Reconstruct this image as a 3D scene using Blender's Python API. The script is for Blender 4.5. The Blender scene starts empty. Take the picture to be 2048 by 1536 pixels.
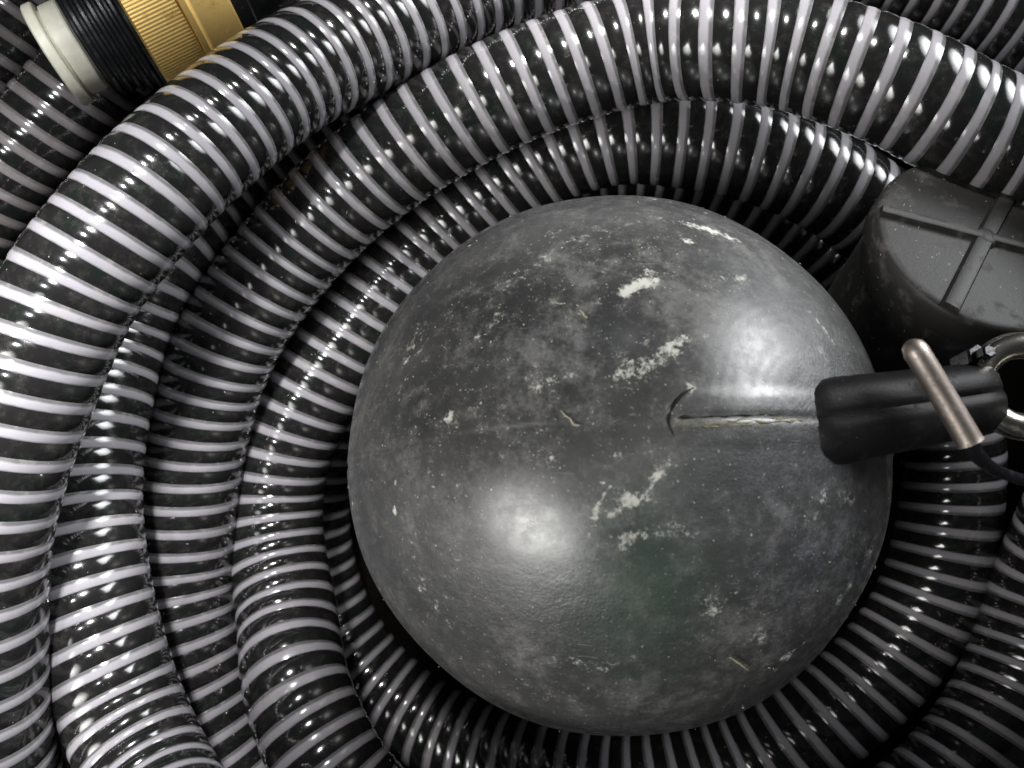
import bpy, math, random
import numpy as np
from mathutils import Vector

# ------------------------------------------------------------------ camera, world, lamps, exposure
SC = bpy.context.scene
COL = SC.collection
H = 0.55                      # camera height above the floor (m)
F = 1774.0                    # focal length in photograph pixels
HOSE_R = 0.0268
PITCH = 0.0132

cam_d = bpy.data.cameras.new('camera')
cam = bpy.data.objects.new('camera', cam_d)
COL.objects.link(cam)
cam.location = (0, 0, H)
cam_d.sensor_width = 36.0
cam_d.lens = F / 2048.0 * 36.0
cam_d.clip_start = 0.01
cam_d.clip_end = 50
cam_d.dof.use_dof = True
cam_d.dof.focus_distance = 0.385
cam_d.dof.aperture_fstop = 11.0
SC.camera = cam

world = bpy.data.worlds.new('World')
SC.world = world
world.use_nodes = True
bg = world.node_tree.nodes['Background']
bg.inputs[0].default_value = (0.85, 0.92, 1.0, 1)
bg.inputs[1].default_value = 0.022

def lamp(name, loc, target, power, size, color, size_y=None, spread=180):
    d = bpy.data.lights.new(name, 'AREA')
    d.energy = power
    d.color = color
    d.shape = 'RECTANGLE' if size_y else 'DISK'
    d.size = size
    if size_y:
        d.size_y = size_y
    d.spread = math.radians(spread)
    o = bpy.data.objects.new(name, d)
    COL.objects.link(o)
    o.location = loc
    o.rotation_euler = (Vector(target) - Vector(loc)).to_track_quat('-Z', 'Y').to_euler()
    return o

lamp('ceiling_lamp_key', (-0.13, 0.36, 0.72), (-0.30, -0.05, 0.15), 0.66, 0.08, (1.0, 0.985, 0.99), spread=42)
lamp('ceiling_lamp_second', (-0.30, 0.16, 0.80), (-0.29, 0.03, 0.1), 0.17, 0.04, (0.95, 0.98, 1.0), spread=40)
lamp('added_fill_top', (0.04, 0.56, 0.64), (0.06, 0.23, 0.12), 0.48, 0.06, (1.0, 0.99, 0.98), spread=42)  # added fill to brighten the top and right coils, no known source
lamp('lamp_low_left', (-0.326, -0.191, 0.516), (-0.09, -0.09, 0.22), 0.33, 0.29, (1.0, 0.99, 0.96), 0.38, spread=44)
lamp('lamp_far_right', (0.478, 0.433, 0.407), (0.065, 0.07, 0.22), 0.58, 0.38, (0.96, 0.98, 1.0), 0.44, spread=46)

SC.view_settings.view_transform = 'Standard'
SC.view_settings.look = 'None'
SC.view_settings.gamma = 1.0
SC.view_settings.exposure = 0.15
SC.view_settings.use_curve_mapping = False

rng = np.random.default_rng(7)
random.seed(7)

# ------------------------------------------------------------------ helpers
def P(px, py, d):
    """a point of the place, from where it shows in the photograph and its depth below the lens"""
    return np.array([(px - 1024.0) / F * d, (768.0 - py) / F * d, H - d])

def tag(o, label=None, cat=None, group=None, kind=None):
    if label: o['label'] = label
    if cat: o['category'] = cat
    if group: o['group'] = group
    if kind: o['kind'] = kind
    return o

def empty(name, loc):
    o = bpy.data.objects.new(name, None)
    o.location = tuple(loc)
    o.empty_display_size = 0.02
    COL.objects.link(o)
    return o

def mesh_obj(name, verts, faces, mat, parent=None, smooth=True, attrs=None, auto=None):
    """verts in world space; linked under parent with its transform taken off"""
    me = bpy.data.meshes.new(name)
    verts = np.asarray(verts, dtype=np.float32).reshape(-1, 3)
    off = np.zeros(3)
    p = parent
    while p is not None:
        off = off + np.array(p.location)
        p = p.parent
    verts = verts - off.astype(np.float32)
    if isinstance(faces, np.ndarray):
        n, k = faces.shape
        me.vertices.add(len(verts))
        me.vertices.foreach_set('co', verts.ravel())
        me.loops.add(n * k)
        me.loops.foreach_set('vertex_index', faces.astype(np.int32).ravel())
        me.polygons.add(n)
        me.polygons.foreach_set('loop_start', np.arange(0, n * k, k, dtype=np.int32))
        me.update(calc_edges=True)
    else:
        me.from_pydata(verts.tolist(), [], faces)
        me.update()
    me.polygons.foreach_set('use_smooth', np.full(len(me.polygons), smooth))
    if attrs:
        for k, v in attrs.items():
            a = me.attributes.new(k, 'FLOAT', 'POINT')
            a.data.foreach_set('value', np.asarray(v, dtype=np.float32))
    me.validate()
    if auto is not None and smooth:
        try:
            me.set_sharp_from_angle(angle=math.radians(auto))
        except Exception:
            pass
    me.materials.append(mat)
    o = bpy.data.objects.new(name, me)
    COL.objects.link(o)
    if parent is not None:
        o.parent = parent
    return o

def frame(axis):
    a = np.asarray(axis, float); a = a / np.linalg.norm(a)
    h = np.array([0, 0, 1.0]) if abs(a[2]) < 0.95 else np.array([0, 1.0, 0])
    u = np.cross(h, a); u /= np.linalg.norm(u)
    v = np.cross(a, u)
    return a, u, v

def lathe(origin, axis, prof, n=96, teeth=None):
    """prof: list of (t, r) along axis. teeth(t, phi) adds to r. Returns verts, faces (quads + caps)."""
    a, u, v = frame(axis)
    ph = np.linspace(0, 2 * np.pi, n, endpoint=False)
    V = []
    for t, r in prof:
        rr = r + (teeth(t, ph) if teeth else 0)
        V.append(np.asarray(origin) + a * t + (np.cos(ph) * rr)[:, None] * u + (np.sin(ph) * rr)[:, None] * v)
    m = len(prof)
    V = np.concatenate(V)
    fs = []
    for i in range(m - 1):
        for j in range(n):
            k = (j + 1) % n
            fs.append((i * n + j, i * n + k, (i + 1) * n + k, (i + 1) * n + j))
    fs.append(tuple(range(n - 1, -1, -1)))
    fs.append(tuple((m - 1) * n + j for j in range(n)))
    return V, fs

def ring_lathe(origin, axis, prof, n=96, teeth=None):
    """closed profile swept round the axis (a ring with a hole)"""
    V, fs = lathe(origin, axis, prof, n, teeth)
    fs = fs[:-2]
    m = len(prof)
    for j in range(n):
        k = (j + 1) % n
        fs.append(((m - 1) * n + j, (m - 1) * n + k, k, j))
    return V, fs

def spline(pts, per=24):
    pts = np.asarray(pts, float)
    ext = np.vstack([2 * pts[0] - pts[1], pts, 2 * pts[-1] - pts[-2]])
    out = []
    for i in range(1, len(ext) - 2):
        p0, p1, p2, p3 = ext[i - 1:i + 3]
        t0 = 0.0
        t1 = t0 + max(np.linalg.norm(p1 - p0), 1e-6) ** 0.5
        t2 = t1 + max(np.linalg.norm(p2 - p1), 1e-6) ** 0.5
        t3 = t2 + max(np.linalg.norm(p3 - p2), 1e-6) ** 0.5
        t = np.linspace(t1, t2, per, endpoint=False)[:, None]
        A1 = (t1 - t) / (t1 - t0) * p0 + (t - t0) / (t1 - t0) * p1
        A2 = (t2 - t) / (t2 - t1) * p1 + (t - t1) / (t2 - t1) * p2
        A3 = (t3 - t) / (t3 - t2) * p2 + (t - t2) / (t3 - t2) * p3
        B1 = (t2 - t) / (t2 - t0) * A1 + (t - t0) / (t2 - t0) * A2
        B2 = (t3 - t) / (t3 - t1) * A2 + (t - t1) / (t3 - t1) * A3
        out.append((t2 - t) / (t2 - t1) * B1 + (t - t1) / (t2 - t1) * B2)
    out.append(pts[-1][None])
    return np.vstack(out)

def tube(pts, rad, n=20, per=10):
    """round bar along points; rad a number or one per control point. Closed ends."""
    c = spline(pts, per)
    r = np.interp(np.linspace(0, 1, len(c)), np.linspace(0, 1, len(np.atleast_1d(rad))), np.atleast_1d(rad)) if np.ndim(rad) else np.full(len(c), rad)
    T = np.gradient(c, axis=0); T /= np.linalg.norm(T, axis=1)[:, None]
    u = np.cross(T[0], [0.123, 0.456, 0.88]); u /= np.linalg.norm(u)
    ph = np.linspace(0, 2 * np.pi, n, endpoint=False)
    V = []
    for i in range(len(c)):
        u = u - T[i] * np.dot(u, T[i]); u /= np.linalg.norm(u)
        v = np.cross(T[i], u)
        V.append(c[i] + r[i] * (np.cos(ph)[:, None] * u + np.sin(ph)[:, None] * v))
    m = len(c)
    fs = [(i * n + j, i * n + (j + 1) % n, (i + 1) * n + (j + 1) % n, (i + 1) * n + j) for i in range(m - 1) for j in range(n)]
    fs.append(tuple(range(n - 1, -1, -1))); fs.append(tuple((m - 1) * n + j for j in range(n)))
    return np.concatenate(V), fs

# ------------------------------------------------------------------ materials
class NT:
    def __init__(self, name):
        self.m = bpy.data.materials.new(name)
        self.m.use_nodes = True
        self.t = self.m.node_tree
        self.b = self.t.nodes['Principled BSDF']
        self._co = None
    def n(self, typ, **kw):
        nd = self.t.nodes.new(typ)
        for k, v in kw.items():
            setattr(nd, k, v)
        return nd
    def link(self, a, b):
        self.t.links.new(a, b)
    def put(self, sock, v):
        if hasattr(v, 'is_output') or isinstance(v, bpy.types.NodeSocket):
            self.link(v, sock)
        else:
            sock.default_value = v
    def co(self):
        if self._co is None:
            self._co = self.n('ShaderNodeNewGeometry').outputs['Position']
        return self._co
    def attr(self, name):
        return self.n('ShaderNodeAttribute', attribute_name=name).outputs['Fac']
    def noise(self, scale, detail=4, rough=0.55, vec=None, dist=0.0):
        nd = self.n('ShaderNodeTexNoise')
        self.link(vec or self.co(), nd.inputs['Vector'])
        nd.inputs['Scale'].default_value = scale
        nd.inputs['Detail'].default_value = detail
        nd.inputs['Roughness'].default_value = rough
        nd.inputs['Distortion'].default_value = dist
        return nd.outputs['Fac']
    def vor(self, scale, out='Distance', vec=None):
        nd = self.n('ShaderNodeTexVoronoi')
        self.link(vec or self.co(), nd.inputs['Vector'])
        nd.inputs['Scale'].default_value = scale
        return nd.outputs[out]
    def math(self, op, a, b=0.0, clamp=False):
        nd = self.n('ShaderNodeMath', operation=op, use_clamp=clamp)
        self.put(nd.inputs[0], a); self.put(nd.inputs[1], b)
        return nd.outputs[0]
    def ramp(self, v, lo, hi, a=0.0, b=1.0, smooth=True):
        nd = self.n('ShaderNodeMapRange', interpolation_type='SMOOTHSTEP' if smooth else 'LINEAR')
        self.put(nd.inputs[0], v)
        self.put(nd.inputs[1], lo); self.put(nd.inputs[2], hi)
        nd.inputs[3].default_value = a; nd.inputs[4].default_value = b
        return nd.outputs[0]
    def mix(self, fac, a, b):
        nd = self.n('ShaderNodeMix', data_type='RGBA')
        self.put(nd.inputs[0], fac)
        self.put(nd.inputs[6], a if not isinstance(a, tuple) else (*a, 1))
        self.put(nd.inputs[7], b if not isinstance(b, tuple) else (*b, 1))
        return nd.outputs[2]
    def bump(self, h, strength, dist):
        nd = self.n('ShaderNodeBump')
        nd.inputs['Strength'].default_value = strength
        nd.inputs['Distance'].default_value = dist
        self.link(h, nd.inputs['Height'])
        self.link(nd.outputs[0], self.b.inputs['Normal'])
        return nd
    def specks(self, scale, rare, size):
        """1 on sparse irregular dots"""
        nd = self.n('ShaderNodeTexVoronoi')
        w = self.n('ShaderNodeVectorMath', operation='ADD')
        self.link(self.co(), w.inputs[0])
        wn = self.n('ShaderNodeTexNoise'); self.link(self.co(), wn.inputs['Vector']); wn.inputs['Scale'].default_value = scale * 1.3
        ws = self.n('ShaderNodeVectorMath', operation='SCALE'); self.link(wn.outputs['Color'], ws.inputs[0]); ws.inputs['Scale'].default_value = 0.9 / scale
        self.link(ws.outputs[0], w.inputs[1])
        self.link(w.outputs[0], nd.inputs['Vector'])
        nd.inputs['Scale'].default_value = scale
        sep = self.n('ShaderNodeSeparateColor'); self.link(nd.outputs['Color'], sep.inputs[0])
        on = self.math('GREATER_THAN', sep.outputs[0], 1 - rare)
        dot = self.ramp(nd.outputs['Distance'], size * 0.4, size, 1.0, 0.0)
        return self.math('MULTIPLY', on, dot)
    def set(self, **kw):
        for k, v in kw.items():
            s = self.b.inputs[k.replace('_', ' ')]
            if isinstance(v, tuple) and len(v) == 3 and s.type == 'RGBA': v = (*v, 1)
            self.put(s, v)

def mat_wall():
    t = NT('hose_wall_black')
    cloud = t.ramp(t.noise(170, 5, 0.65), 0.45, 0.72)
    fine = t.ramp(t.noise(900, 3, 0.6), 0.52, 0.75)
    dust = t.math('MULTIPLY', cloud, t.math('ADD', t.math('MULTIPLY', fine, 0.7), 0.3))
    green = t.ramp(t.noise(60, 3), 0.45, 0.65)
    base = t.mix(green, (0.013, 0.0123, 0.0122), (0.010, 0.0130, 0.0113))
    c = t.mix(t.math('MULTIPLY', dust, 0.7), base, (0.075, 0.070, 0.066))
    sp = t.specks(480, 0.045, 0.16)
    c = t.mix(sp, c, (0.42, 0.40, 0.36))
    t.set(Base_Color=c, Roughness=t.ramp(dust, 0, 1, 0.13, 0.40), Specular_IOR_Level=0.6)
    t.set(Coat_Weight=0.35, Coat_Roughness=0.12)
    t.bump(t.noise(200, 3, 0.5), 0.14, 0.0006)
    return t.m

def mat_spiral():
    t = NT('spiral_white')
    u = t.attr('band')
    wob = t.math('ADD', u, t.math('MULTIPLY', t.math('SUBTRACT', t.noise(130, 4), 0.5), 0.22))
    edge = t.math('MAXIMUM', t.ramp(wob, 0.18, 0.40, 1.0, 0.0), t.ramp(wob, 0.84, 1.04))
    dirt = t.ramp(t.noise(120, 5, 0.6), 0.48, 0.72)
    core = t.mix(t.noise(45, 3), (0.32, 0.305, 0.335), (0.41, 0.395, 0.42))
    c = t.mix(edge, core, (0.13, 0.127, 0.13))
    c = t.mix(t.math('MULTIPLY', dirt, 0.35), c, (0.36, 0.33, 0.31))
    sp = t.specks(430, 0.05, 0.15)
    c = t.mix(t.math('MULTIPLY', sp, 0.7), c, (0.20, 0.16, 0.11))
    c = t.mix(t.math('MULTIPLY', t.attr('soil_shade'), t.ramp(t.noise(60, 4), 0.30, 0.60, 0.55, 1.0)), c, (0.15, 0.128, 0.118))  # brown dirt film that also paints in the dimness of the upper-left stretches
    t.set(Base_Color=c, Roughness=t.ramp(dirt, 0, 1, 0.16, 0.36), Specular_IOR_Level=0.55)
    t.set(Subsurface_Weight=0.15, Subsurface_Radius=(0.002, 0.002, 0.0022), Subsurface_Scale=1.0, Coat_Weight=0.3, Coat_Roughness=0.12)
    t.bump(t.noise(200, 3, 0.5), 0.12, 0.0006)
    return t.m

def mat_ball():
    t = NT('ball_rubber')
    chalk, dusty, green, yellow, blue = [t.attr(k) for k in ('chalk', 'dusty', 'green', 'yellow', 'blue')]
    big = t.noise(38, 6, 0.62, dist=0.6)
    mid = t.noise(150, 6, 0.68)
    fin = t.noise(700, 4, 0.7)
    rough_n = t.math('ADD', t.math('MULTIPLY', mid, 0.6), t.math('MULTIPLY', fin, 0.4))
    haze = t.ramp(t.noise(24, 5, 0.6), 0.35, 0.75)
    c = t.mix(haze, (0.006, 0.006, 0.0065), (0.015, 0.015, 0.015))
    c = t.mix(t.math('MULTIPLY', green, 0.9), c, (0.010, 0.036, 0.016))
    brown = t.ramp(t.noise(19, 3), 0.52, 0.7)
    c = t.mix(t.math('MULTIPLY', brown, 0.4), c, (0.026, 0.021, 0.019))
    c = t.mix(t.math('MULTIPLY', dusty, 0.75), c, t.mix(haze, (0.040, 0.040, 0.040), (0.095, 0.094, 0.091)))
    # bluish film
    bl = t.math('MULTIPLY', blue, t.ramp(rough_n, 0.42, 0.62))
    c = t.mix(t.math('MULTIPLY', bl, 0.6), c, (0.13, 0.14, 0.17))
    # dry dust: clouds, cobweb-like curls and grains
    dm = t.math('MULTIPLY', dusty, t.ramp(t.math('ADD', t.math('MULTIPLY', big, 0.5), t.math('MULTIPLY', rough_n, 0.5)), 0.44, 0.66))
    c = t.mix(t.math('MULTIPLY', dm, 0.7), c, (0.24, 0.237, 0.225))
    curl = t.math('ABSOLUTE', t.math('SUBTRACT', t.noise(62, 3, 0.5, dist=1.4), 0.5))
    curl = t.math('MULTIPLY', t.ramp(curl, 0.0, 0.018, 1.0, 0.0), t.ramp(mid, 0.50, 0.64))
    c = t.mix(t.math('MULTIPLY', curl, t.math('MULTIPLY', dusty, 0.55)), c, (0.36, 0.34, 0.29))
    sp = t.math('MAXIMUM', t.specks(330, 0.22, 0.16), t.specks(700, 0.20, 0.20))
    c = t.mix(t.math('MULTIPLY', sp, 0.9), c, (0.48, 0.47, 0.42))
    gr = t.math('MULTIPLY', t.specks(520, 0.55, 0.30), t.math('MULTIPLY', t.ramp(mid, 0.50, 0.62), dusty))
    c = t.mix(t.math('MULTIPLY', gr, 0.75), c, (0.46, 0.45, 0.39))
    def scratch(rot, sc, lo):
        mp = t.n('ShaderNodeMapping'); t.link(t.co(), mp.inputs['Vector'])
        mp.inputs['Rotation'].default_value = rot; mp.inputs['Scale'].default_value = sc
        return t.ramp(t.noise(1.0, 2, 0.5, vec=mp.outputs[0]), lo, lo + 0.06)
    scr = t.math('MAXIMUM', scratch((0.2, 0.1, 0.6), (45, 1500, 300), 0.70), scratch((-0.1, 0.3, -0.35), (40, 1300, 260), 0.72))
    scr = t.math('MULTIPLY', scr, t.ramp(t.noise(30, 3), 0.40, 0.60))
    c = t.mix(t.math('MULTIPLY', scr, 0.5), c, (0.22, 0.215, 0.20))
    film = t.math('MULTIPLY', t.ramp(big, 0.50, 0.68), t.ramp(rough_n, 0.44, 0.60))
    c = t.mix(t.math('MULTIPLY', film, 0.5), c, (0.17, 0.167, 0.155))
    # chalk patches with their own ragged shapes
    th = t.math('SUBTRACT', 0.675, t.math('MULTIPLY', chalk, 0.36))
    rag = t.math('ADD', t.math('MULTIPLY', t.math('SUBTRACT', t.noise(260, 7, 0.75), 0.5), 0.7), t.math('ADD', t.math('MULTIPLY', rough_n, 0.75), t.math('MULTIPLY', big, 0.25)))
    ck = t.ramp(t.math('SUBTRACT', rag, th), -0.01, 0.12)
    c = t.mix(t.math('MULTIPLY', ck, 0.95), c, (0.66, 0.65, 0.59))
    yk = t.math('MULTIPLY', yellow, t.ramp(rough_n, 0.40, 0.58))
    c = t.mix(t.math('MULTIPLY', yk, 0.9), c, (0.42, 0.38, 0.19))
    c = t.mix(t.math('MULTIPLY', green, 0.45), c, (0.012, 0.042, 0.020))
    dull = t.math('MAXIMUM', t.math('MULTIPLY', dusty, 0.9), t.math('MAXIMUM', ck, t.math('MULTIPLY', dm, 0.8)))
    t.set(Base_Color=c, Roughness=t.ramp(dull, 0, 1, 0.40, 1.0, smooth=False), Specular_IOR_Level=t.ramp(dull, 0, 1, 1.0, 0.02, smooth=False), IOR=1.85, Coat_Weight=t.math('MULTIPLY', t.ramp(dull, 0, 1, 1.0, 0.0, smooth=False), t.ramp(t.math('ADD', t.math('MULTIPLY', mid, 0.6), t.math('MULTIPLY', big, 0.4)), 0.34, 0.64, 1.0, 0.6)), Coat_Roughness=t.ramp(mid, 0.35, 0.65, 0.22, 0.32), Coat_IOR=1.95)
    h = t.math('ADD', t.math('MULTIPLY', t.noise(900, 2, 0.5), 0.6), t.math('MULTIPLY', t.noise(130, 4), 1.6))
    h = t.math('ADD', h, t.math('MULTIPLY', ck, 0.6))
    h = t.math('SUBTRACT', h, t.math('MULTIPLY', scr, 0.5))
    t.bump(h, 0.42, 0.0007)
    return t.m

def mat_plastic(name, col, rough=0.45, dust=0.5, spec=0.4):
    t = NT(name)
    d = t.ramp(t.noise(110, 6, 0.65), 0.50, 0.72)
    c = t.mix(t.math('MULTIPLY', d, dust), col, tuple(min(1, x * 2 + 0.05) for x in col))
    sp = t.specks(300, 0.22, 0.16)
    c = t.mix(t.math('MULTIPLY', sp, min(1, dust * 1.6)), c, (0.34, 0.32, 0.27))
    t.set(Base_Color=c, Roughness=t.ramp(d, 0, 1, rough, min(1, rough + 0.25)), Specular_IOR_Level=spec)
    t.bump(t.noise(800, 3), 0.25, 0.0004)
    return t.m

def mat_metal(name, col, rough, dirt=(0.2, 0.13, 0.04), dscale=120, damt=0.5, bstr=0.2):
    t = NT(name)
    d = t.ramp(t.noise(dscale, 5, 0.65), 0.48, 0.75)
    c = t.mix(t.math('MULTIPLY', d, damt), col, dirt)
    t.set(Base_Color=c, Metallic=1.0, Roughness=t.ramp(d, 0, 1, rough, rough + 0.25))
    t.bump(t.noise(900, 3), bstr, 0.0003)
    return t.m

def mat_floor():
    t = NT('floor_board')
    c = t.mix(t.noise(30, 6, 0.7), (0.0025, 0.002, 0.0018), (0.008, 0.0065, 0.005))
    t.set(Base_Color=c, Roughness=0.95, Specular_IOR_Level=0.05)
    t.bump(t.noise(300, 4), 0.4, 0.001)
    return t.m

def mat_simple(name, col, rough=0.6, sss=0.0):
    t = NT(name)
    c = t.mix(t.noise(260, 4), col, tuple(x * 0.72 for x in col))
    t.set(Base_Color=c, Roughness=rough)
    if sss:
        t.set(Subsurface_Weight=sss, Subsurface_Radius=(0.004, 0.0035, 0.002), Subsurface_Scale=1.0)
    return t.m

M_WALL, M_SPIRAL, M_BALL, M_FLOOR = mat_wall(), mat_spiral(), mat_ball(), mat_floor()
M_CAP = mat_plastic('cap_plastic', (0.027, 0.026, 0.0245), 0.52, 0.8)
M_LUG = mat_plastic('lug_rubber', (0.010, 0.009, 0.0095), 0.5, 0.10, 0.3)
M_THREAD = mat_plastic('thread_plastic', (0.012, 0.013, 0.014), 0.30, 0.12, 0.5)
M_CREAM = mat_simple('cream_nylon', (0.74, 0.72, 0.60), 0.42, 0.3)
M_BRASS = mat_metal('brass', (0.93, 0.68, 0.26), 0.62)
M_STEEL = mat_metal('steel', (0.74, 0.70, 0.62), 0.24, (0.50, 0.40, 0.22), 200, 0.4)
M_PIN = mat_metal('dull_copper_pin', (0.48, 0.415, 0.375), 0.48, (0.30, 0.26, 0.23), 300, 0.6)
M_CORD = mat_plastic('cord_black', (0.012, 0.012, 0.014), 0.25, 0.1, 0.5)
M_STRAW = mat_simple('straw', (0.42, 0.38, 0.25), 0.7)
M_FLASH = mat_simple('moulding_flash', (0.27, 0.245, 0.13), 0.5)
M_CRUMB = mat_simple('crumb', (0.52, 0.48, 0.40), 0.8)

# ------------------------------------------------------------------ the surface
fl = mesh_obj('floor', [(-3, -3, -.056), (3, -3, -.056), (3, 3, -.056), (-3, 3, -.056)], [(0, 1, 2, 3)], M_FLOOR, smooth=False)
tag(fl, 'dark brown board floor under the coiled hose', kind='structure')

# ------------------------------------------------------------------ the hose
NTH = 56
NWH, NBL = 6, 8
ROWS = NWH + NBL
WFRAC = 0.42

class Path:
    def __init__(self, wp, smooth=9):
        pts = np.array([P(*w[:3]) for w in wp])
        c = spline(pts, 20)
        k = np.ones(smooth) / smooth
        pad = smooth // 2
        for _ in range(3):
            cc = np.vstack([np.repeat(c[:1], pad, 0), c, np.repeat(c[-1:], pad, 0)])
            c = np.stack([np.convolve(cc[:, i], k, 'valid') for i in range(3)], 1)
        s = np.concatenate([[0], np.cumsum(np.linalg.norm(np.diff(c, axis=0), axis=1))])
        self.L = s[-1]
        n = int(self.L / 0.002)
        self.s = np.linspace(0, self.L, n)
        self.c = np.stack([np.interp(self.s, s, c[:, i]) for i in range(3)], 1)
        T = np.gradient(self.c, axis=0); T /= np.linalg.norm(T, axis=1)[:, None]
        N = np.cross(np.array([0, 0, 1.0]), T); N /= np.linalg.norm(N, axis=1)[:, None]
        self.T, self.N, self.U = T, N, np.cross(T, N)
        # the spiral is squeezed in some bends and stretched in others
        ss, pp = [], []
        for w, p in zip(wp, pts):
            ss.append(self.s[np.argmin(np.linalg.norm(self.c - p, axis=1))]); pp.append(w[3] if len(w) > 3 else PITCH)
        o = np.argsort(ss)
        pit = np.interp(self.s, np.array(ss)[o], np.array(pp)[o])
        kk = np.ones(41) / 41
        pit = np.convolve(np.pad(pit, 20, mode='edge'), kk, 'valid')
        pit = pit * (1 + 0.03 * np.sin(self.s * 17.0) * np.sin(self.s * 7.3 + 1))
        self.turn = np.concatenate([[0], np.cumsum(np.diff(self.s) / (0.5 * (pit[1:] + pit[:-1])))])
    def at(self, s):
        f = lambda A: np.stack([np.interp(s, self.s, A[:, i]) for i in range(3)], -1)
        return f(self.c), f(self.N), f(self.U)

def hose_part(path, s0, s1, parent, label, soil_shade=0.0):
    """one stretch of hose: the black wall, and its white spiral as a sub-part"""
    n0, n1 = int(math.ceil(np.interp(s0, path.s, path.turn))), int(math.floor(np.interp(s1, path.s, path.turn))) - 1
    th = np.linspace(0, 2 * np.pi, NTH + 1)
    rows_u = np.concatenate([np.linspace(0, WFRAC, NWH + 1)[:-1], np.linspace(WFRAC, 1, NBL + 1)[:-1]])
    def build(name, lo, hi, mat, par, bump):
        us = np.append(rows_u, 1.0)[lo:hi + 1]
        loc = (us - us[0]) / (us[-1] - us[0])
        k = len(us)
        turns = np.arange(n0, n1)
        u = turns[:, None] + us[None]                              # turn, row
        # continuous strip: one column chain over all turns
        S = np.interp(u[:, None, :] + th[None, :-1, None] / (2 * np.pi), path.turn, path.s)   # turn, theta, row
        TH = np.broadcast_to(th[None, :-1, None], S.shape)
        prof = bump * np.sin(np.pi * loc) ** 0.8
        # slow ovality and small irregularities of a used hose
        R = HOSE_R + prof[None, None, :] + 0.00025 * np.sin(2 * TH + S * 9) + 0.0002 * np.sin(S * 61 + 3 * TH)
        c, N, U = path.at(S)
        V = c + R[..., None] * (np.cos(TH)[..., None] * N + np.sin(TH)[..., None] * U)
        V = V.reshape(-1, 3)
        nt = len(turns) * NTH
        idx = np.arange(nt * k).reshape(nt, k)
        a, b = idx[:-1], idx[1:]
        Fq = np.stack([a[:, :-1], b[:, :-1], b[:, 1:], a[:, 1:]], -1).reshape(-1, 4)[:, ::-1]
        return mesh_obj(name, V, Fq, mat, par, True, {'band': np.tile(loc, nt), 'soil_shade': np.full(nt * k, soil_shade)})
    w = build('hose_turn', NWH, ROWS, M_WALL, parent, 0.00055)
    w['label'] = label
    build('reinforcing_spiral', 0, NWH, M_SPIRAL, w, 0.0004)
    return w

# one long hose: from the loop deep under the ball, round and up to the outermost top loop
wp_inner = [   # under the ball, bottom right, right, top, left, bottom (rising), off the frame to the right, up, top, left, bottom
    (1790, 700, .545), (1750, 600, .545), (1680, 500, .545), (1570, 405, .545), (1420, 330, .546), (1245, 302, .548), (1090, 328, .552), (960, 400, .557),
    (850, 505, .561), (762, 625, .564), (686, 765, .568), (632, 905, .571), (614, 1050, .572), (646, 1200, .571), (726, 1340, .565), (842, 1440, .555), (965, 1503, .543), (1110, 1545, .529), (1270, 1572, .516), (1450, 1545, .508),
    (1620, 1460, .500), (1750, 1350, .500), (1840, 1230, .500), (1890, 1090, .500), (1905, 940, .500), (1895, 790, .496), (1865, 660, .492),
    (1840, 535, .488), (1750, 430, .484), (1665, 372, .482), (1575, 328, .482), (1478, 297, .483), (1386, 278, .485), (1245, 268, .488),
    (1090, 312, .496), (940, 412, .505), (833, 507, .509), (716, 652, .510), (655, 738, .510), (600, 830, .510), (566, 915, .510), (550, 1010, .509),
    (556, 1120, .502), (574, 1230, .487), (590, 1360, .462), (634, 1480, .448), (704, 1600, .437), (900, 1745, .432), (1180, 1820, .440),
    (1480, 1790, .450), (1740, 1690, .456), (1920, 1540, .460), (2040, 1350, .468), (2105, 1150, .466), (2200, 960, .440), (2330, 790, .385),  # unseen bulge past the right edge, raised to block the right-hand lamp
    (2390, 620, .365), (2310, 440, .378), (2130, 318, .397), (1951, 255, .404), (1830, 190, .406), (1718, 142, .410), (1580, 100, .418), (1435, 86, .425), (1310, 90, .435),
    (1186, 120, .440), (986, 195, .447), (804, 300, .456), (681, 398, .463), (590, 490, .468, .0124), (515, 585, .470, .0124), (456, 682, .472, .0124), (415, 785, .476, .0124),
    (385, 910, .480, .0124), (370, 1050, .482, .0124), (362, 1150, .482, .0124), (370, 1250, .480, .0124), (395, 1360, .478, .0124), (440, 1480, .476, .0124), (520, 1620, .476), (680, 1790, .480),
    (960, 1950, .490), (1350, 2000, .498), (1750, 1890, .500), (2080, 1680, .500), (2290, 1380, .500), (2470, 1080, .500), (2560, 800, .490),
    (2520, 520, .480), (2330, 260, .490), (2120, 125, .498), (1950, 20, .500), (1720, -72, .494), (1420, -110, .482), (1150, -88, .470), (945, -29, .459, .0124),
    (777, 52, .443, .0120), (600, 141, .419, .0112), (465, 235, .400, .0112), (320, 360, .384, .0121), (217, 480, .378, .0126), (136, 590, .375, .0130), (58, 765, .373, .0130), (-4, 940, .372, .0130),
    (-40, 1090, .373, .0130), (-46, 1250, .377, .0130), (-25, 1500, .390, .0130), (40, 1680, .410), (220, 1900, .425), (600, 2120, .44), (1100, 2230, .45), (1650, 2180, .46)]
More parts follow.
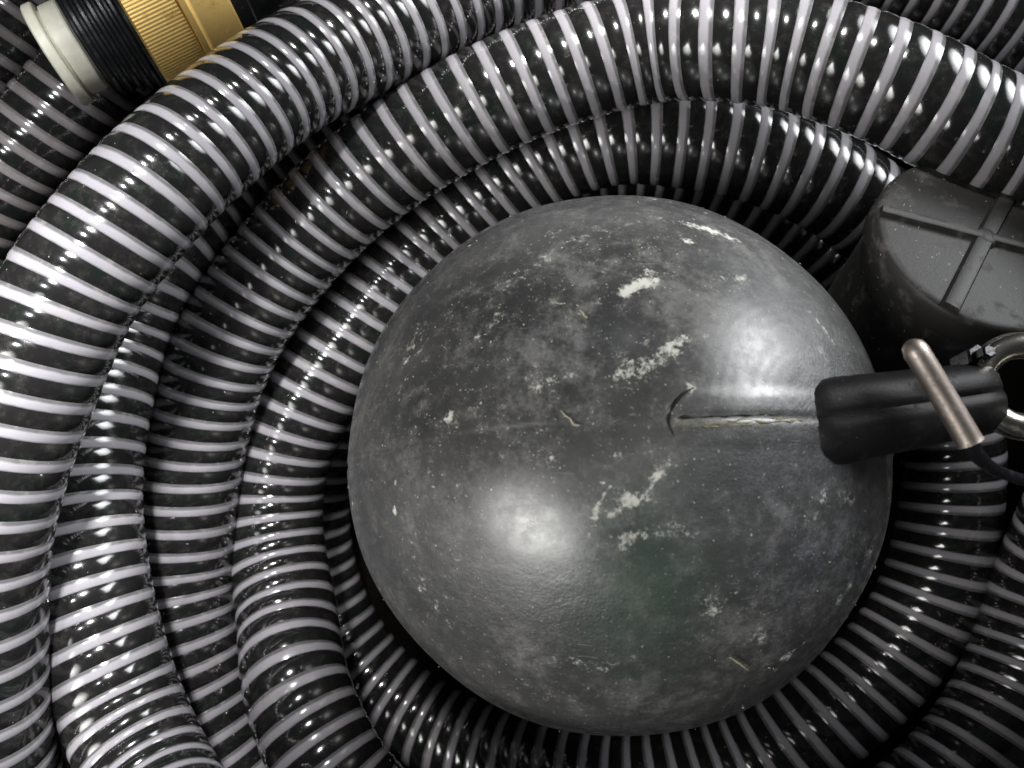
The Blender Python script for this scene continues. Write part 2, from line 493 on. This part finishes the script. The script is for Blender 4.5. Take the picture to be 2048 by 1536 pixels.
wp_under = [   # the loop that slips out from under the top loop at the left and rises towards the bottom
    (1150, -20, .520), (950, 60, .518), (750, 165, .512), (560, 290, .500), (430, 395, .483), (310, 510, .462), (228, 665, .455, .0134), (184, 820, .442, .0134),
    (165, 1000, .430, .0134), (180, 1180, .420, .0134), (214, 1320, .414, .0134), (254, 1440, .408, .0134), (320, 1590, .390), (420, 1750, .350), (640, 1960, .300), (950, 2120, .285), (1350, 2160, .290), (1800, 2050, .310), (2200, 1800, .340), (2400, 1500, .360), (2500, 1200, .380), (2560, 950, .40)]  # unseen tail past the frame arches high to shade the lower right
wp_back1 = [   # flat on the floor outside the coil, top left
    (1050, -230, .512), (800, -200, .510), (600, -150, .508), (410, -55, .505), (290, 45, .502), (188, 145, .500), (92, 256, .500), (-4, 372, .500),
    (-90, 500, .500), (-170, 660, .500), (-230, 860, .500), (-250, 1080, .500), (-240, 1300, .505), (-190, 1520, .508)]
wp_back2 = [
    (700, -380, .515), (450, -300, .512), (230, -170, .508), (90, -40, .504), (-50, 120, .502), (-150, 250, .502), (-250, 400, .504), (-340, 600, .508), (-400, 850, .512), (-420, 1100, .515)]

hose = empty('suction_hose', P(1245, 985, H))
tag(hose, 'glossy black suction hose with white reinforcing spiral coiled in stacked loops round the ball', 'hose')
main = Path(wp_inner)
def s_of(path, w):
    return path.s[np.argmin(np.linalg.norm(path.c - P(*w), axis=1))]
cuts = [0, s_of(main, (1905, 940, .500)), s_of(main, (704, 1600, .437)), s_of(main, (2200, 960, .440)), s_of(main, (520, 1620, .476)), s_of(main, (2470, 1080, .500)), main.L]
labs = ['deep dark loop of hose below and right of the ball', 'innermost loop of hose close round the ball', 'dark loop of hose at the lower right edge',
        'middle loop of hose arching across the top', 'outer run of hose low on the floor', 'outermost loop of hose, lying on top at the left']
parts = [hose_part(main, cuts[i] + (0 if i == 0 else 0), cuts[i + 1] + 2 * PITCH, hose, labs[i]) for i in range(6)]
under, back1, back2 = Path(wp_under), Path(wp_back1), Path(wp_back2)
hose_part(under, 0, under.L, hose, 'loop of hose squeezed out from under the outermost loop')
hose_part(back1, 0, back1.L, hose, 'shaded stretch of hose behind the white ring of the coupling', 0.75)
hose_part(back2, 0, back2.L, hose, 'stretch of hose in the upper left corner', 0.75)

# ------------------------------------------------------------------ the float ball
BD = 0.425
BR = 0.1238
BC = P(1222, 919, BD)
def on_ball(px, py):
    """the point of the ball seen at that pixel, and its normal"""
    o = np.array([0, 0, H]); d = P(px, py, 1.0) - o; d /= np.linalg.norm(d)
    oc = o - BC
    b = np.dot(oc, d); q = b * b - (np.dot(oc, oc) - BR ** 2)
    t = -b - math.sqrt(max(q, 0))
    p = o + d * t
    return p, (p - BC) / np.linalg.norm(p - BC)

ball = empty('float_ball', (BC[0], BC[1], 0))
tag(ball, 'large scuffed black rubber float ball with chalky stains lying inside the hose coil', 'float ball')
ns, nr = 620, 310
ph = np.linspace(0, 2 * np.pi, ns, endpoint=False)
ths = np.linspace(0, np.pi, nr + 1)[1:-1]
g = np.stack([np.sin(ths)[:, None] * np.cos(ph)[None], np.broadcast_to(np.cos(ths)[:, None], (nr - 1, ns)), np.sin(ths)[:, None] * np.sin(ph)[None]], -1).reshape(-1, 3)
g = np.vstack([g, [[0, 1, 0], [0, -1, 0]]])
n1, n2 = on_ball(830, 886)[1], on_ball(1600, 836)[1]
sn = np.cross(n1, n2); sn /= np.linalg.norm(sn)
if sn[1] < 0: sn = -sn
dist = (g @ sn) * BR                          # signed distance to the parting plane (+ up the picture)
lugdir = on_ball(1640, 838)[1]
rad = np.full(len(g), BR)
rad += 0.0007 * np.exp(-np.abs(dist) / 0.009)                       # moulding ridge
rad += -0.0008 * np.exp(-(dist / 0.0013) ** 2)
# thickened pad under the lug: a rounded tongue along the seam
pc = on_ball(1480, 838)[1] * BR
ta = on_ball(1620, 833)[1] * BR - on_ball(1350, 846)[1] * BR
la = np.linalg.norm(ta); ta /= la
q = g * BR - on_ball(1395, 842)[1] * BR
along, across = q @ ta, (g @ sn) * BR
dd = np.sqrt(np.minimum(along, 0) ** 2 + across ** 2)
facing = (g @ on_ball(1480, 838)[1]) > 0.6
rad += np.where(facing, 0.0006 / (1 + np.exp((dd - 0.0093) / 0.0008)), 0)
# fine concentric moulding rings near the lug
ang = np.arccos(np.clip(g @ lugdir, -1, 1))
rad += 0.00004 * np.sin(ang * 170) * np.exp(-((ang - 0.30) / 0.10) ** 2) * (dist > 0.004)
# softness: slightly lumpy, blow-moulded
rad += 0.0007 * np.sin(g @ np.array([5.1, 3.2, 2.2]) + 0.6) * np.sin(g @ np.array([-2.7, 5.8, 3.1]))
def blob(lst):
    out = np.zeros(len(g))
    for px, py, a, b, rot, st in lst:
        p, n = on_ball(px, py)
        k = (H - p[2]) / F
        r = math.radians(rot)
        t1 = np.array([math.cos(r), math.sin(r), 0]); t1 -= n * np.dot(t1, n); t1 /= np.linalg.norm(t1)
        t2 = np.cross(n, t1)
        v = g * BR - n * BR
        e = (v @ t1 / (a * 1.25 * k)) ** 2 + (v @ t2 / (b * 1.25 * k)) ** 2
        out = np.maximum(out, st * np.exp(-e) * ((g @ n) > 0.3))
    return out
chalk = blob([(1200, 1005, 60, 5, 62, .72), (1300, 975, 60, 6, 52, .80), (1215, 970, 40, 4, -25, .70), (1190, 1040, 40, 4, 70, .7), (1260, 1005, 50, 16, 25, .82), (1640, 700, 40, 12, -40, .6), (1650, 660, 60, 6, -60, .65), (1560, 470, 60, 12, -35, .6), (1100, 930, 18, 25, 40, .6), (1360, 1060, 16, 30, 50, .6), (1700, 1000, 12, 50, 80, .6), (1265, 577, 58, 17, 33, .86), (1300, 545, 20, 14, 40, .75), (1278, 735, 55, 32, 20, .75), (1340, 700, 60, 22, 35, .70), (1410, 458, 75, 15, -14, .86), (1372, 482, 28, 14, -20, .78),
              (1300, 398, 50, 10, -6, .55), (1470, 560, 60, 25, 35, .45), (1260, 1000, 45, 22, 20, .68), (1305, 960, 55, 12, 55, .65), (1275, 1072, 55, 22, 10, .60),
              (1425, 1212, 25, 32, 60, .68), (1445, 1205, 60, 8, 35, .6), (1650, 1000, 45, 14, 60, .55), (1520, 1280, 45, 20, -10, .55), (1590, 1300, 55, 22, 50, .58), (1680, 1190, 40, 50, 70, .45),
              (1050, 545, 70, 25, 30, .42), (1180, 470, 70, 18, 20, .45), (1000, 640, 60, 40, 40, .45), (900, 850, 30, 30, 0, .5), (1090, 760, 45, 40, 10, .42), (830, 680, 40, 70, -30, .46),
              (1000, 1110, 40, 40, 0, .3), (1180, 1330, 70, 30, 0, .42), (860, 1200, 60, 90, 30, .38), (1060, 1040, 22, 16, 20, .5), (790, 1020, 9, 12, 0, .8), (793, 965, 8, 8, 0, .8),
              (900, 830, 10, 22, 0, .75), (1380, 778, 10, 14, 0, .8), (1480, 1430, 80, 20, 20, .4), (1740, 1100, 30, 40, 80, .6)])
dusty = np.minimum(1, 1.7 * blob([(1080, 670, 330, 250, 25, 1.0), (1180, 480, 330, 120, 10, .6), (840, 820, 130, 230, 0, .5), (1500, 1280, 240, 190, 30, .45), (1180, 1400, 330, 90, 5, .45), (1600, 1060, 180, 150, 0, .4), (1290, 1080, 130, 120, 0, .45)]))
green = blob([(1290, 1190, 110, 150, 0, 1.0), (1240, 1120, 80, 60, 0, .7), (1330, 1330, 90, 60, 0, .5)])
yellow = blob([(1440, 845, 95, 5, 2, .35), (1560, 838, 60, 5, 2, .35), (1776, 985, 9, 60, 5, .9), (1765, 1070, 10, 50, -10, .6), (1735, 1150, 12, 40, -25, .5)])
blue = blob([(1640, 1080, 130, 140, 0, 1.0), (1700, 1190, 90, 130, 0, .9), (1190, 1090, 40, 30, 0, .8), (1330, 1060, 80, 60, 0, .6), (1150, 690, 120, 60, 0, .5), (1000, 420, 250, 60, 20, .6), (1530, 1290, 70, 40, 0, .7)])
gi = np.arange((nr - 1) * ns).reshape(nr - 1, ns)
a, b = gi[:-1], gi[1:]
Fq = np.stack([a, np.roll(a, -1, 1), np.roll(b, -1, 1), b], -1).reshape(-1, 4)
tf = []
top, bot = len(g) - 2, len(g) - 1
faces = [tuple(int(v) for v in f) for f in Fq]
for j in range(ns):
    faces.append((top, int(gi[0, (j + 1) % ns]), int(gi[0, j])))
    faces.append((bot, int(gi[-1, j]), int(gi[-1, (j + 1) % ns])))
V = BC + g * rad[:, None]
mesh_obj('ball_shell', V, faces, M_BALL, ball, True, {'chalk': chalk, 'dusty': dusty, 'green': green, 'yellow': yellow, 'blue': blue})

# the moulded lug that grows out of the ball to the right: a flattened bar with a seam along it
def loft(sections):
    n = len(sections[0])
    V = np.concatenate(sections)
    fs = [(i * n + j, i * n + (j + 1) % n, (i + 1) * n + (j + 1) % n, (i + 1) * n + j) for i in range(len(sections) - 1) for j in range(n)]
    fs.append(tuple(range(n - 1, -1, -1))); fs.append(tuple((len(sections) - 1) * n + j for j in range(n)))
    return V, fs
L0, L1 = P(1566, 857, .3310), P(1990, 792, .341)
ax = (L1 - L0) / np.linalg.norm(L1 - L0)
side = np.cross([0, 0, 1.0], ax); side /= np.linalg.norm(side)
upv = np.cross(ax, side)
LL = np.linalg.norm(L1 - L0)
secs = []
pp = np.linspace(0, 2 * np.pi, 72, endpoint=False)
for t, w, h in [(0.0, .0070, .0065), (.05, .0118, .0105), (.11, .0155, .0136), (.18, .0168, .0146), (.35, .0160, .0130), (.6, .0150, .0134), (.85, .0140, .012), (.97, .0125, .010), (1.0, .009, .007)]:
    cx, cy = np.sign(np.cos(pp)) * np.abs(np.cos(pp)) ** 0.72 * w, np.sign(np.sin(pp)) * np.abs(np.sin(pp)) ** 0.85 * h
    cy = cy + np.where(np.sin(pp) > 0, -0.0013 * np.exp(-((cx - .002) / .0011) ** 2) - 0.0010 * (cx > .002), 0)     # seam groove on top
    secs.append(L0 + ax * LL * t + cx[:, None] * side + cy[:, None] * upv)
V, fs = loft(secs)
lug = mesh_obj('mounting_lug', V, fs, M_LUG, ball, True, auto=50)
lug['label'] = 'dark moulded lug growing out of the ball'
fv, ff = tube([P(1588, 846, .331), P(1606, 838, .329), P(1618, 812, .331), P(1624, 790, .333)], [.0009, .0022, .0011, .0003], 8, 6)
mesh_obj('moulding_flash', fv, ff, M_FLASH, ball)
fv, ff = tube([P(1580, 850, .331), P(1604, 842, .328), P(1632, 843, .3335)], [.0005, .0022, .0006], 8, 6)
mesh_obj('moulding_flash', fv, ff, M_FLASH, ball)

def on_shell(px, py, lift=0.0):
    p, n = on_ball(px, py)
    i = np.argmax(g @ n)
    return BC + n * (rad[i] + lift)
for k_, (x0, x1, dy, am) in enumerate([(1342, 1600, 0, 2.0), (1352, 1560, -9, 1.2), (1420, 1602, 6, 1.5), (1375, 1500, 11, 1.0)]):
    xs = np.linspace(x0, x1, 16)
    pts = [on_shell(x, 846 - (x - 1342) * .04 + dy + am * math.sin(x * .13 + k_ * 2) + rng.normal(0, .8), .0001) for x in xs]
    rr = np.maximum(rng.normal(.00018, .00030, 16), .00002)
    fv, ff = tube(pts, rr, 7, 4)
    mesh_obj('moulding_flash', fv, ff, M_FLASH if k_ != 1 else M_LUG, ball)
fv, ff = tube([on_shell(x, y, -.0002) for x, y in ((1388, 776), (1366, 788), (1348, 808), (1338, 832), (1338, 852), (1350, 876))], [.0002, .0006, .0008, .0007, .0006, .0002], 8, 6)
mesh_obj('moulding_ridge', fv, ff, M_LUG, ball)

# ------------------------------------------------------------------ the round ribbed cap, upper right
capc = P(1970, 480, .384)
capn = np.array([0.10, 0.50, 0.86]); capn /= np.linalg.norm(capn)
cap = empty('filter_cap', (capc[0], capc[1], capc[2] - 0.08))
tag(cap, 'dusty dark grey round plastic cap with crossed raised ribs at the right edge', 'cap')
CR = 0.0475
prof = [(-.075, .041), (-.074, .0425), (-.018, .0440), (-.016, .0445), (-.015, CR - .0006), (-.0142, CR), (-.0036, CR), (-.0018, CR - .0004), (-.0007, CR - .0012), (-.0002, CR - .0024), (0, CR - .0040), (0, .002)]
V, fs = lathe(capc, capn, prof[:4], 96); mesh_obj('side_wall', V, fs, M_CAP, cap, True, auto=40)
V, fs = lathe(capc, capn, prof[4:], 96); mesh_obj('cap_disc', V, fs, M_CAP, cap, True, auto=40)
def rib(p0, p1, w, h, mat, parent, name='rib'):
    d = p1 - p0; d /= np.linalg.norm(d)
    s = np.cross(capn, d)
    secs = []
    for p in (p0, p1):
        secs.append(np.array([p - s * w - capn * .002, p - s * w * .62 + capn * h, p - s * w * .40 + capn * (h * 1.12), p + s * w * .40 + capn * (h * 1.12), p + s * w * .62 + capn * h, p + s * w - capn * .002]))
    V, fs = loft(secs)
    return mesh_obj(name, V, fs, mat, parent, True, auto=25)
def on_cap(px, py):
    o = np.array([0, 0, H]); d = P(px, py, 1.0) - o
    t = np.dot(capc - o, capn) / np.dot(d, capn)
    return o + d * t
xc = on_cap(1968, 478)
def rim(px, py):
    v = on_cap(px, py) - capc; v -= capn * np.dot(v, capn)
    return capc + v / np.linalg.norm(v) * (CR - .0012)
for e in [(1762, 424), (2180, 532)]:
    d = rim(*e) - xc
    rib(xc + d / np.linalg.norm(d) * .0022, rim(*e), .0032, .0026, M_CAP, cap)
for e in [(2052, 320), (1884, 645)]:
    d = rim(*e) - xc
    rib(xc + d / np.linalg.norm(d) * .0022, rim(*e), .0050, .0024, M_CAP, cap)
V, fs = lathe(xc - capn * .001, capn, [(0, .0062), (.0030, .0048), (.0038, .0036)], 24); mesh_obj('rib_hub', V, fs, M_CAP, cap, True, auto=40)

# ------------------------------------------------------------------ steel ring, pin and cord on the lug
rc = P(2048, 772, .338)
rn = np.array([-0.15, 0.22, 0.95]); rn /= np.linalg.norm(rn)
a_, u_, v_ = frame(rn)
seg = []
pr = np.linspace(0, 2 * np.pi, 28, endpoint=False)
prof = [(math.sin(x) * .0052, .0160 + math.cos(x) * .0052) for x in pr]
V, fs = ring_lathe(rc, rn, prof, 72)
sr = mesh_obj('steel_ring', V, fs, M_STEEL, None)
tag(sr, 'shiny steel ring hooked to the black lug at the right edge', 'ring')
# ring's threaded stem into the lug
pin = empty('lock_pin', P(1890, 790, .40))
tag(pin, 'dull pinkish brown metal pin with rounded end joined to a thin black cord', 'pin')
V, fs = tube([P(1822, 686, .316), P(1825, 692, .315), P(1832, 703, .314), P(1885, 790, .314), P(1936, 878, .3135), P(1940, 886, .3135)], [.0018, .0038, .0045, .0045, .0046, .0049], 24, 8)
V2 = V
mesh_obj('pin_shaft', V, fs, M_PIN, pin, True, auto=50)
V, fs = tube([P(1939, 884, .3135), P(1950, 905, .314), P(1975, 930, .317), P(2010, 948, .322), P(2060, 962, .327), P(2140, 970, .333), P(2230, 1010, .35)], [.0033, .0029, .0024, .0022, .0022, .0022, .0022], 18, 10)
mesh_obj('cord', V, fs, M_CORD, pin)
bk = empty('eye_bolt', P(1945, 745, .36))
V, fs = lathe(P(1922, 732, .350), (0.2, 0.35, 1), [(0, .0052), (.010, .0052), (.0112, .0046), (.0112, .0030), (.016, .0030), (.0168, .0022)], 6)
mesh_obj('bolt_head', V, fs, M_CORD, bk, True, auto=20)
tag(bk, 'small black bolt head beside the steel ring', 'bolt')

# ------------------------------------------------------------------ the brass coupling, upper left
CD = .433
k = CD / F
co = P(117, 110, CD)
cax = np.array([.86, .50, -.14]); cax /= np.linalg.norm(cax)
cp = empty('hose_coupling', (co[0], co[1], co[2] - .04))
tag(cp, 'brass hose coupling with knurled nut, black thread and cream plastic end ring', 'coupling')
seal = ring_lathe(co, cax, [(-11 * k, 76 * k), (-11 * k, 101 * k), (-8 * k, 104 * k), (7 * k, 104 * k), (10 * k, 101 * k), (10 * k, 88 * k), (11 * k, 84 * k), (16 * k, 84 * k), (17 * k, 91 * k), (48 * k, 91 * k), (52 * k, 88 * k), (52 * k, 76 * k)], 120)
mesh_obj('end_ring', seal[0], seal[1], M_CREAM, cp, True, auto=30)
tp = [(50, 78), (54, 100), (58, 108)]
t0 = 60
for i in range(5):
    r0 = 114 + i * 5
    tp += [(t0, r0 - 9), (t0 + 4, r0 - 8), (t0 + 9, r0 + 3), (t0 + 14, r0 + 3)]
    t0 += 18
tp += [(t0, 132), (t0 + 2, 143), (t0 + 8, 146), (t0 + 10, 120)]
V, fs = lathe(co, cax, [(t * k, r * k) for t, r in tp], 120); mesh_obj('threaded_end', V, fs, M_THREAD, cp, True, auto=35)
V, fs = lathe(co, cax, [(158 * k, 130 * k), (159 * k, 158 * k), (163 * k, 163 * k), (250 * k, 163 * k), (252 * k, 160 * k)], 600,
              lambda t, p: np.where(160 * k < t < 251 * k, 1, 0.3) * 0.55 * k * np.sign(np.sin(p * 150)) * np.abs(np.sin(p * 150)) ** .6)
mesh_obj('knurled_nut', V, fs, M_BRASS, cp, True, auto=40)
V, fs = lathe(co, cax, [(252.5 * k, 140 * k), (253 * k, 164 * k), (255 * k, 167 * k), (266 * k, 167 * k), (270 * k, 161 * k), (275 * k, 159 * k), (338 * k, 159 * k), (343 * k, 155 * k), (343.5 * k, 120 * k)], 160)
mesh_obj('brass_collar', V, fs, M_BRASS, cp, True, auto=40)
V, fs = lathe(co, cax, [(343 * k, 110 * k), (344 * k, 146 * k), (347 * k, 150 * k), (372 * k, 150 * k), (376 * k, 146 * k), (378 * k, 128 * k), (430 * k, 122 * k), (432 * k, 112 * k), (560 * k, 110 * k)], 120)
mesh_obj('black_tail', V, fs, M_THREAD, cp, True, auto=35)

# ------------------------------------------------------------------ straw, fibres and crumbs
def sliver(name, pts, rad, label, mat=M_STRAW):
    V, fs = tube(pts, rad, 7, 5)
    o = mesh_obj(name, V, fs, mat)
    return tag(o, label, 'straw')
def bp(px, py, lift=.0008):
    p, n = on_ball(px, py)
    return p + n * (lift + .0003)
sliver('straw_curl', [bp(1122, 822), bp(1132, 833), bp(1140, 838), bp(1148, 850), bp(1160, 852)], [.0001, .0003, .0002, .0004, .0002], 'curled yellowish straw fibre near the centre of the ball')
sliver('straw_bit', [bp(1112, 609), bp(1122, 611), bp(1132, 610)], [.0002, .0003, .0002], 'tiny straight straw bit on the upper part of the ball')
sliver('straw_bit', [bp(1160, 624), bp(1166, 630), bp(1168, 635), bp(1175, 639)], [.0002, .0004, .0003, .0004], 'tiny bent straw bit on the upper part of the ball')
sliver('straw_bit', [bp(1456, 1310), bp(1474, 1322), bp(1494, 1337)], [.0002, .0004, .0002], 'pale straight splinter on the lower right of the ball')

def tops(path, n, lo=0, hi=None):
    s = rng.uniform(lo, hi or path.L, n); th = rng.normal(np.pi / 2, .75, n)
    c, N, U = path.at(s)
    nn = np.cos(th)[:, None] * N + np.sin(th)[:, None] * U
    return c + nn * (HOSE_R + .0005), nn
pts, nrm = [], []
for path, n in ((main, 300), (under, 40), (back1, 25)):
    p_, n_ = tops(path, n); pts.append(p_); nrm.append(n_)
bn = rng.normal(size=(900, 3)); bn /= np.linalg.norm(bn, axis=1)[:, None]; bn = bn[bn[:, 2] > .1][:90]
pts.append(BC + bn * (BR + .0006)); nrm.append(bn)
cr = np.sqrt(rng.uniform(0, 1, 50)) * CR * .95; ca = rng.uniform(0, 6.28, 50)
_, cu, cv = frame(capn)
pts.append(capc + (np.cos(ca) * cr)[:, None] * cu + (np.sin(ca) * cr)[:, None] * cv); nrm.append(np.tile(capn, (50, 1)))
pts, nrm = np.vstack(pts), np.vstack(nrm)
V, fs = [], []
for p, n in zip(pts, nrm):
    a, u, v = frame(n)
    r = rng.uniform(0, 6.28)
    e1, e2 = math.cos(r) * u + math.sin(r) * v, -math.sin(r) * u + math.cos(r) * v
    L = rng.exponential(.0003) + .00018; W = rng.uniform(.0001, .00024)
    if rng.random() < .06: L *= 2.2
    b = len(V)
    V += [p - e1 * L, p + e2 * W, p + e1 * L + n * .0002, p - e2 * W, p + n * W * 1.2, p - n * .0004]
    for q in ((0, 1), (1, 2), (2, 3), (3, 0)):
        fs.append((b + q[1], b + 4, b + q[0])); fs.append((b + q[0], b + 5, b + q[1]))
cro = mesh_obj('dust_crumbs', V, fs, M_CRUMB, None, False)
tag(cro, 'pale crumbs and dust grains strewn over the hose and ball', 'crumbs', kind='stuff')
